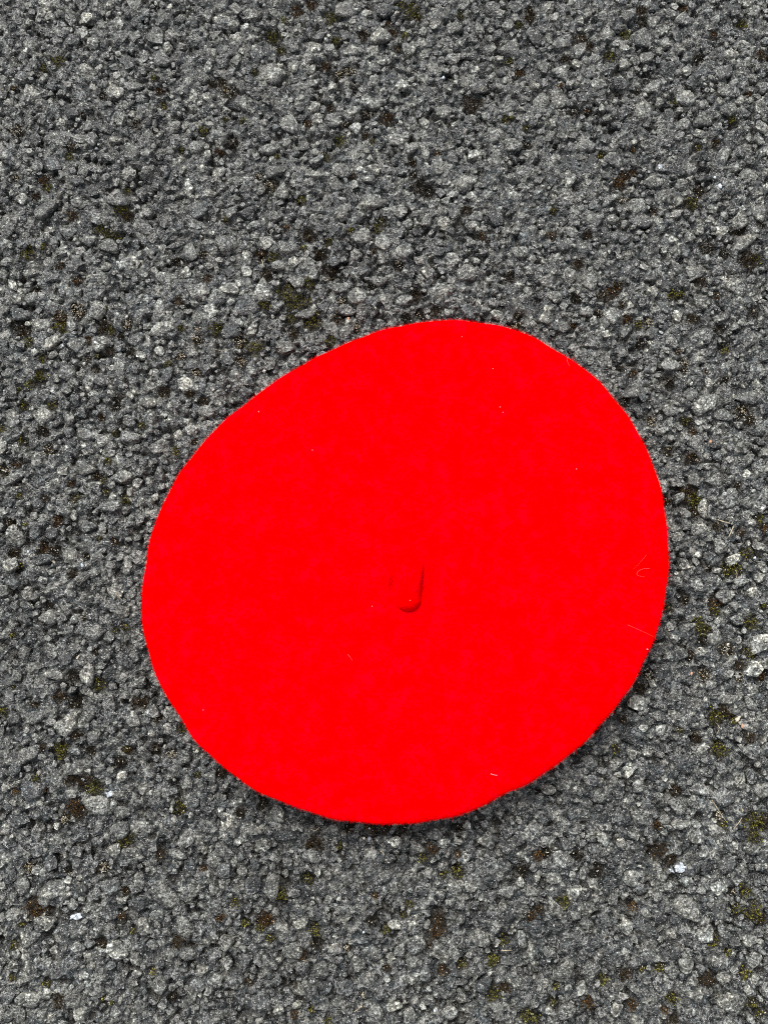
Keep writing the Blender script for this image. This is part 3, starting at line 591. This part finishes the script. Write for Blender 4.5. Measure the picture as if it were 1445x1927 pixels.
def part(name, me_):
    """mesh given in world places, kept relative to the beret"""
    me_.transform(Matrix.Translation((-BX, -BY, 0)))
    return put(name, me_, beret)
part('crown', make_mesh('crown', V, F, M_FELT, True))

# the stalk: root in the middle, drooping towards the bottom of the picture
def tube(path, radii, seg=20, flat=1.0, cap=True):
    path = np.array(path, float); n = len(path); V, F = [], []
    for i in range(n):
        d = path[min(i + 1, n - 1)] - path[max(i - 1, 0)]; d /= np.linalg.norm(d)
        u = np.cross(d, [0, 0, 1.0]);
        if np.linalg.norm(u) < .2: u = np.array([1.0, 0, 0])
        u /= np.linalg.norm(u); w_ = np.cross(u, d)
        for k_ in range(seg):
            a = 2 * math.pi * k_ / seg
            V.append(path[i] + radii[i] * (u * math.cos(a) + w_ * math.sin(a) * flat))
    for i in range(n - 1):
        for k_ in range(seg):
            a, b = i * seg + k_, i * seg + (k_ + 1) % seg
            F += [[a, b, b + seg], [a, b + seg, a + seg]]
    if cap:
        V.append(path[0]); V.append(path[-1]); c0, c1 = len(V) - 2, len(V) - 1
        for k_ in range(seg):
            F += [[c0, (k_ + 1) % seg, k_], [c1, (n - 1) * seg + k_, (n - 1) * seg + (k_ + 1) % seg]]
    return np.array(V), np.array(F)
z0 = float(beret_z(np.array([0.0]), np.array([0.0]))[0])
tipx, tipy = ground(769, 1150, z0 + .0025)
path, rads = [], []
for i in range(41):
    u = i / 40
    path.append((BX + (float(tipx) - BX) * u + .0004 * math.sin(u * 5), BY + .002 + (float(tipy) - BY - .002) * u, z0 - .003 + .0062 * math.sin(min(1, u * 1.8) * math.pi / 2) - .0038 * max(0, u - .5) / .5))
    r_ = .0030 * (1 - u) ** 6 + .0058 + .0004 * math.sin(u * 9)
    if u > .76: r_ = r_ * math.sqrt(max(.02, 1 - ((u - .76) / .24) ** 2))
    rads.append(r_)
sv, sf = tube(path, rads, 28, .78)
part('stalk', make_mesh('stalk', sv, sf, M_FELT, True))

# wool fibres standing off the felt
def fibres(P, N, n_len, wid):
    """each fibre a bent thin blade of three triangles"""
    n = len(P)
    d1 = N + rng.normal(size=(n, 3)) * .75; d1 /= np.linalg.norm(d1, axis=1)[:, None]
    d2 = d1 + rng.normal(size=(n, 3)) * .8; d2 /= np.linalg.norm(d2, axis=1)[:, None]
    side = np.cross(d1, rng.normal(size=(n, 3))); side /= np.linalg.norm(side, axis=1)[:, None]
    L = n_len[:, None]
    A, B = P + side * wid, P - side * wid
    Cc, D = P + d1 * L * .5 + side * wid * .7, P + d1 * L * .5 - side * wid * .7
    E = P + d1 * L * .5 + d2 * L * .5
    V = np.stack([A, B, Cc, D, E], 1).reshape(-1, 3)
    f = np.array([[0, 1, 3], [0, 3, 2], [2, 3, 4]])
    return V, (f[None] + (np.arange(n) * 5)[:, None, None]).reshape(-1, 3)
NF1, NF2, NF3 = 17000, 30000, 1400
a1 = rng.uniform(-math.pi, math.pi, NF1)
r1 = np.interp(a1, np.append(th, math.pi), np.append(rr, rr[0])); s1 = rng.uniform(-1, 1, NF1)
t1 = 1 - .012 * s1 ** 2
z1 = np.interp(a1, np.append(th, math.pi), np.append(zr, zr[0])) + np.where(s1 > 0, .0045 * s1, .005 * s1)
P1 = np.stack([BX + t1 * r1 * np.cos(a1), BY + t1 * r1 * np.sin(a1), z1], -1)
N1 = np.stack([np.cos(a1), np.sin(a1), s1 * .5], -1)
a2 = rng.uniform(-math.pi, math.pi, NF2); t2 = np.sqrt(rng.uniform(0, .985, NF2))
r2 = np.interp(a2, np.append(th, math.pi), np.append(rr, rr[0]))
P2 = np.stack([BX + t2 * r2 * np.cos(a2), BY + t2 * r2 * np.sin(a2), beret_z(t2, a2) - .0001], -1)
N2 = np.tile([0, 0, 1.0], (NF2, 1)) * .5
k3 = rng.integers(0, len(sv) - 2, NF3); ctr = np.array(path)[np.clip(k3 // 28, 0, 40)]
P3 = sv[k3]; N3 = P3 - ctr; N3 /= (np.linalg.norm(N3, axis=1)[:, None] + 1e-9)
ln = np.concatenate([rng.uniform(.0004, .0016, NF1), rng.uniform(.0002, .0006, NF2), rng.uniform(.0003, .0008, NF3)])
ln[:900] *= 1.9
fv, ff = fibres(np.vstack([P1, P2, P3]), np.vstack([N1, N2, N3]), ln, .000036)
tag(part('wool_fuzz', make_mesh('wool_fuzz', fv, ff, M_FUZZ, False)), kind='stuff')

# ------------------------------------------------------------------ hairs and lint lying on the beret
def beret_top(x, y):
    a = math.atan2(y - BY, x - BX); r_ = math.hypot(x - BX, y - BY) / float(np.interp(a, np.append(th, math.pi), np.append(rr, rr[0])))
    return float(beret_z(np.array([min(r_, 1.0)]), np.array([a]))[0])
def on_beret(px, py, lift=.0005):
    z = .025
    for _ in range(3):
        x, y = [float(v) for v in ground(px, py, z)]; z = beret_top(x, y)
    return (x, y, z + lift)
def strand(name, pix, rad_, mat, label, cat, where, taper=.5, seg=6, group=None):
    P = [Vector(where(*p)) for p in pix]
    pts_ = []
    for i in range(len(P) - 1):                                # rounded through the points
        p0, p1, p2, p3 = P[max(i - 1, 0)], P[i], P[i + 1], P[min(i + 2, len(P) - 1)]
        for s_ in range(5):
            t = s_ / 5
            pts_.append(.5 * ((2 * p1) + (p2 - p0) * t + (2 * p0 - 5 * p1 + 4 * p2 - p3) * t * t + (3 * p1 - p0 - 3 * p2 + p3) * t ** 3))
    pts_.append(P[-1])
    n = len(pts_)
    radii = [rad_ * (1 - (1 - taper) * i / (n - 1)) * (1 + .12 * math.sin(i * 2.1)) for i in range(n)]
    v, f = tube([tuple(p) for p in pts_], radii, seg)
    base = pts_[0]
    v = v - np.array(base)
    o_ = put(name, make_mesh(name, v, f, mat, True), None, base)
    return tag(o_, label, cat, group)
strand('hair', [(1222,1070),(1208,1071),(1198,1077),(1199,1083),(1212,1086)], .00011, M_HAIR, 'pale hair curled into a hook near the right edge of the beret', 'hair', on_beret)
strand('hair', [(1215,1045),(1209,1052),(1199,1063),(1190,1072)], .00004, M_HAIR, 'faint fine hair slanting just above the hooked hair on the beret', 'hair', on_beret)
strand('hair', [(1180,1176),(1198,1184),(1216,1192),(1236,1202)], .00009, M_HAIR, 'long straight hair reaching over the lower right edge of the beret', 'hair', lambda a, b: on_beret(a, b, .0007))
strand('hair', [(654,1231),(659,1237),(663,1243)], .00013, M_HAIR, 'short straight pale fibre left of and below the beret stalk', 'hair', on_beret)
strand('hair', [(923,1456),(929,1458),(935,1459)], .00022, M_LINT, 'short thick whitish fibre near the bottom right edge of the beret', 'hair', on_beret)
strand('hair', [(1066,673),(1067,681),(1071,689)], .00010, M_HAIR, 'tiny pale hair sticking up at the upper right edge of the beret', 'hair', on_beret)
strand('hair', [(755,1047),(759,1052),(760,1058)], .00008, M_HAIR, 'tiny curved fibre just above the root of the beret stalk', 'hair', on_beret)
def crumb(name, pos, r_, mat, label, cat, flat=.6, aspect=1.0, group=None, seed=None, rot=None, sub=2):
    p, f = stone_shape(sub, seed if seed is not None else random.randrange(9999), 14, .03)
    o_ = put(name, make_mesh(name, p * (r_, r_ * aspect, r_ * flat * 1.3), f, mat, sub < 2), None, pos)
    o_.rotation_euler = (random.uniform(-.15, .15), random.uniform(-.15, .15), rot if rot is not None else random.uniform(0, 6))
    return tag(o_, label, cat, group)
for (a, b, r_, lab) in [(487,775,.00036,'white lint speck near the upper left edge of the beret'),
        (772,1129,.00034,'white lint speck on the tip of the beret stalk'),
        (700,1141,.00034,'white lint speck just left of the beret stalk'),
        (927,694,.00034,'small lint speck near the top edge of the beret'),
        (941,766,.0004,'small lint speck in the upper right part of the beret'),
        (946,776,.0003,'smallest lint speck of the upper right part of the beret'),
        (1084,883,.0004,'lint speck between the stalk and the right edge of the beret'),
        (869,634,.0003,'lint speck nearest the topmost edge of the beret'),
        (588,847,.0003,'lint speck above and far left of the beret stalk'),
        (1217,1222,.0006,'largest lint tuft on the lower right edge of the beret'),
        (383,1336,.0003,'lint speck near the lower left edge of the beret')]:
    x, y, z = on_beret(a, b, .0002)
    if (a, b) == (772, 1129): x, y = [float(v) for v in ground(a, b, z0 + .010)]; z = z0 + .0060
    crumb('lint', (x, y, z), r_ * .75, M_LINT, lab, 'lint')

# ------------------------------------------------------------------ flakes, pebbles, seeds and stalks lying on the asphalt
bpy.context.view_layer.update()
def on_ground(px, py, lift=.0003):
    z = 0.0
    for _ in range(2):
        x, y = [float(v) for v in ground(px, py, z)]; z = surf(x, y)
    return (x, y, z + lift)
def flake(px, py, w_, h_, rot, label, seed, mat=None, cat='flake', name='flake', thick=.0005):
    r = np.random.default_rng(seed); x, y, z = on_ground(px, py)
    n = 14; k = PXM
    a = np.linspace(0, 2 * math.pi, n, endpoint=False)
    q = r.uniform(.55, 1.1, n)
    bx = np.cos(a) * q * w_ / 2 * k; by = np.sin(a) * q * h_ / 2 * k
    warp = r.normal(size=n) * .0003
    top = np.stack([bx, by, thick + warp], -1); mid_ = top * (.55, .55, 1) + (0, 0, .0003) + r.normal(size=(n, 3)) * .00012
    bot = np.stack([bx * .95, by * .95, warp - .0004], -1)
    V_ = np.vstack([mid_, top, bot, [[0, 0, thick + .0002]]]); F_ = []
    for i in range(n):
        i2 = (i + 1) % n
        F_ += [[3 * n, i, i2], [i, n + i, n + i2], [i, n + i2, i2], [n + i, 2 * n + i, 2 * n + i2], [n + i, 2 * n + i2, n + i2]]
    o_ = put(name, make_mesh(name, V_, F_, mat or M_WHITE, False), None, (x, y, z))
    o_.rotation_euler = (0, 0, -R(rot))
    return tag(o_, label, cat)
flake(145, 1724, 28, 13, -8, 'white elongated flake on the asphalt at the lower left, by a rusty moss patch', 3)
flake(207, 1493, 18, 15, 0, 'small white flake beside olive moss left of the beret', 5)
flake(158, 1467, 9, 5, 20, 'thin white sliver at the upper edge of the olive moss patch left of the beret', 6)
flake(1278, 1634, 27, 22, 10, 'largest white flake on the asphalt, lower right of the beret', 8)
flake(1258, 1635, 10, 6, 30, 'small white fragment just left of the largest white flake', 9)
for (a, b, r_, asp, mat, lab, cat) in [
        (695,1580,.0019,.95,M_BLUE,'pale blue grey pebble just below the bottom edge of the beret','pebble'),
        (685,1574,.0008,.9,M_SEED,'tiny cream grain beside the pale blue pebble under the beret','grain'),
        (695,1556,.0006,.9,M_WHITE,'tiny white grain touching the bottom edge of the beret','grain'),
        (684,1754,.0008,.9,M_WHITE,'round white grain in the dark hollow straight below the beret','grain'),
        (818,1899,.0009,.8,M_WHITE,'white grain at the bottom edge of the photo right of the middle','grain'),
        (591,1845,.0006,.9,M_WHITE,'small white grain low on the asphalt left of the middle','grain'),
        (119,651,.0012,.95,M_WHITE,'round white pebble left of and above the beret near the left edge','pebble'),
        (101,1056,.0016,.55,M_SEED,'oval white seed on a dark stone at the left edge','seed'),
        (54,1039,.0009,.8,M_WHITE,'small white grain on brown moss above the oval seed','grain'),
        (149,1236,.0015,.4,M_SEED,'narrow cream seed left of the beret','seed'),
        (155,1064,.0013,.9,M_BLUE,'grey white pebble between the oval seed and the beret','pebble'),
        (1241,314,.0016,.8,M_WHITE,'white angular pebble in the upper right, left one of the pair','pebble'),
        (1353,349,.0017,.8,M_WHITE,'white angular pebble in the upper right, lower right one','pebble'),
        (1344,334,.0009,.8,M_WHITE,'small white grain just above a white pebble at the upper right','grain'),
        (1177,94,.0008,.9,M_WHITE,'white grain near the top edge at the right','grain'),
        (834,148,.0012,.8,M_WHITE,'small white chip near the top middle of the asphalt','chip'),
        (231,1858,.0008,.8,M_WHITE,'white grain at the lower left near the bottom edge','grain'),
        (1281,1858,.0010,.8,M_WHITE,'white grain on the lower right asphalt near the bottom edge','grain'),
        (1389,1199,.0013,.6,M_WHITE,'white seed shaped grain beside a large pale stone at the right edge','grain'),
        (1368,1212,.0012,.6,M_SEED,'cream chip in a dark hollow beside the large pale stone','chip'),
        (1301,1267,.0011,.6,M_PINK,'pinkish grain lower right of the beret','grain'),
        (1386,1352,.0019,.5,M_SEED,'tan husk beside an olive moss patch at the right edge','husk'),
        (1398,1367,.0015,.6,M_PINK,'brown scale just below the tan husk','husk'),
        (1336,831,.0011,.8,M_PINK,'orange pink grain right of the beret','grain'),
        (656,600,.0010,.8,M_PINK,'orange grain above the upper left edge of the beret','grain'),
        (1419,1050,.0010,.7,M_WHITE,'white grain by olive moss at the right edge','grain')]:
    crumb(cat, on_ground(a, b, r_ * .15), r_, mat, lab, cat, .7, asp)
strand('stalk', [(1349,978),(1364,983),(1376,988),(1376,997),(1370,1011)], .00032, M_STALK, 'bent dry stalk on the asphalt right of the beret', 'stalk', on_ground, .9)
strand('stalk', [(1392,1204),(1395,1213),(1401,1225)], .00026, M_STALK, 'thin dry stalk crossing a mossy gap at the right edge', 'stalk', on_ground)
strand('stalk', [(1345,1358),(1347,1368),(1346,1380)], .00028, M_STALK, 'short upright dry stalk below an olive moss patch lower right of the beret', 'stalk', on_ground)
strand('stalk', [(1382,1073),(1385,1080),(1384,1088)], .00024, M_STALK, 'short pale root fibre in moss right of the beret', 'stalk', on_ground)
strand('stalk', [(717,1601),(722,1607),(728,1621)], .00035, M_STALK, 'pinkish dry stem fragment below the middle of the beret', 'stalk', on_ground, .4)
strand('stalk', [(219,1116),(224,1123),(230,1129)], .00032, M_STALK, 'straight cream straw left of the beret', 'stalk', on_ground, .7)
strand('stalk', [(1338,1505),(1350,1523),(1364,1545)], .00028, M_STALK, 'dry grass blade beside mossy stones at the lower right', 'stalk', on_ground)
strand('stalk', [(1396,1522),(1394,1540),(1378,1560)], .00030, M_STALK, 'curved grey stem near the right edge at the lower right', 'stalk', on_ground)
strand('stalk', [(386,649),(405,657),(425,660),(440,655)], .00016, M_STALK, 'thin curved grey fibre above the upper left edge of the beret', 'stalk', on_ground)
strand('stalk', [(612,532),(620,525),(632,520)], .00024, M_STALK, 'small curled straw above the beret left of the middle', 'stalk', on_ground)
strand('stalk', [(492,487),(495,496),(494,506)], .00030, M_STALK, 'short white root between dark moss patches above left of the beret', 'stalk', on_ground)
strand('stalk', [(682,1889),(678,1895),(672,1900),(666,1904)], .00026, M_STALK, 'pale knotted straw at the bottom edge of the photo', 'stalk', on_ground)
strand('stalk', [(585,1560),(594,1562),(602,1556)], .00020, M_STALK, 'bent straw just below the lower left edge of the beret', 'stalk', on_ground)
strand('stalk', [(942,1788),(952,1788),(964,1789)], .00024, M_STALK, 'short level white straw low on the asphalt right of the middle', 'stalk', on_ground, .9)
strand('stalk', [(5,169),(16,172),(24,167)], .00034, M_STALK, 'white bent straw at the upper left edge', 'stalk', on_ground)
strand('stalk', [(907,170),(911,164),(917,160)], .00026, M_STALK, 'small cream straw near the top right of the middle', 'stalk', on_ground)
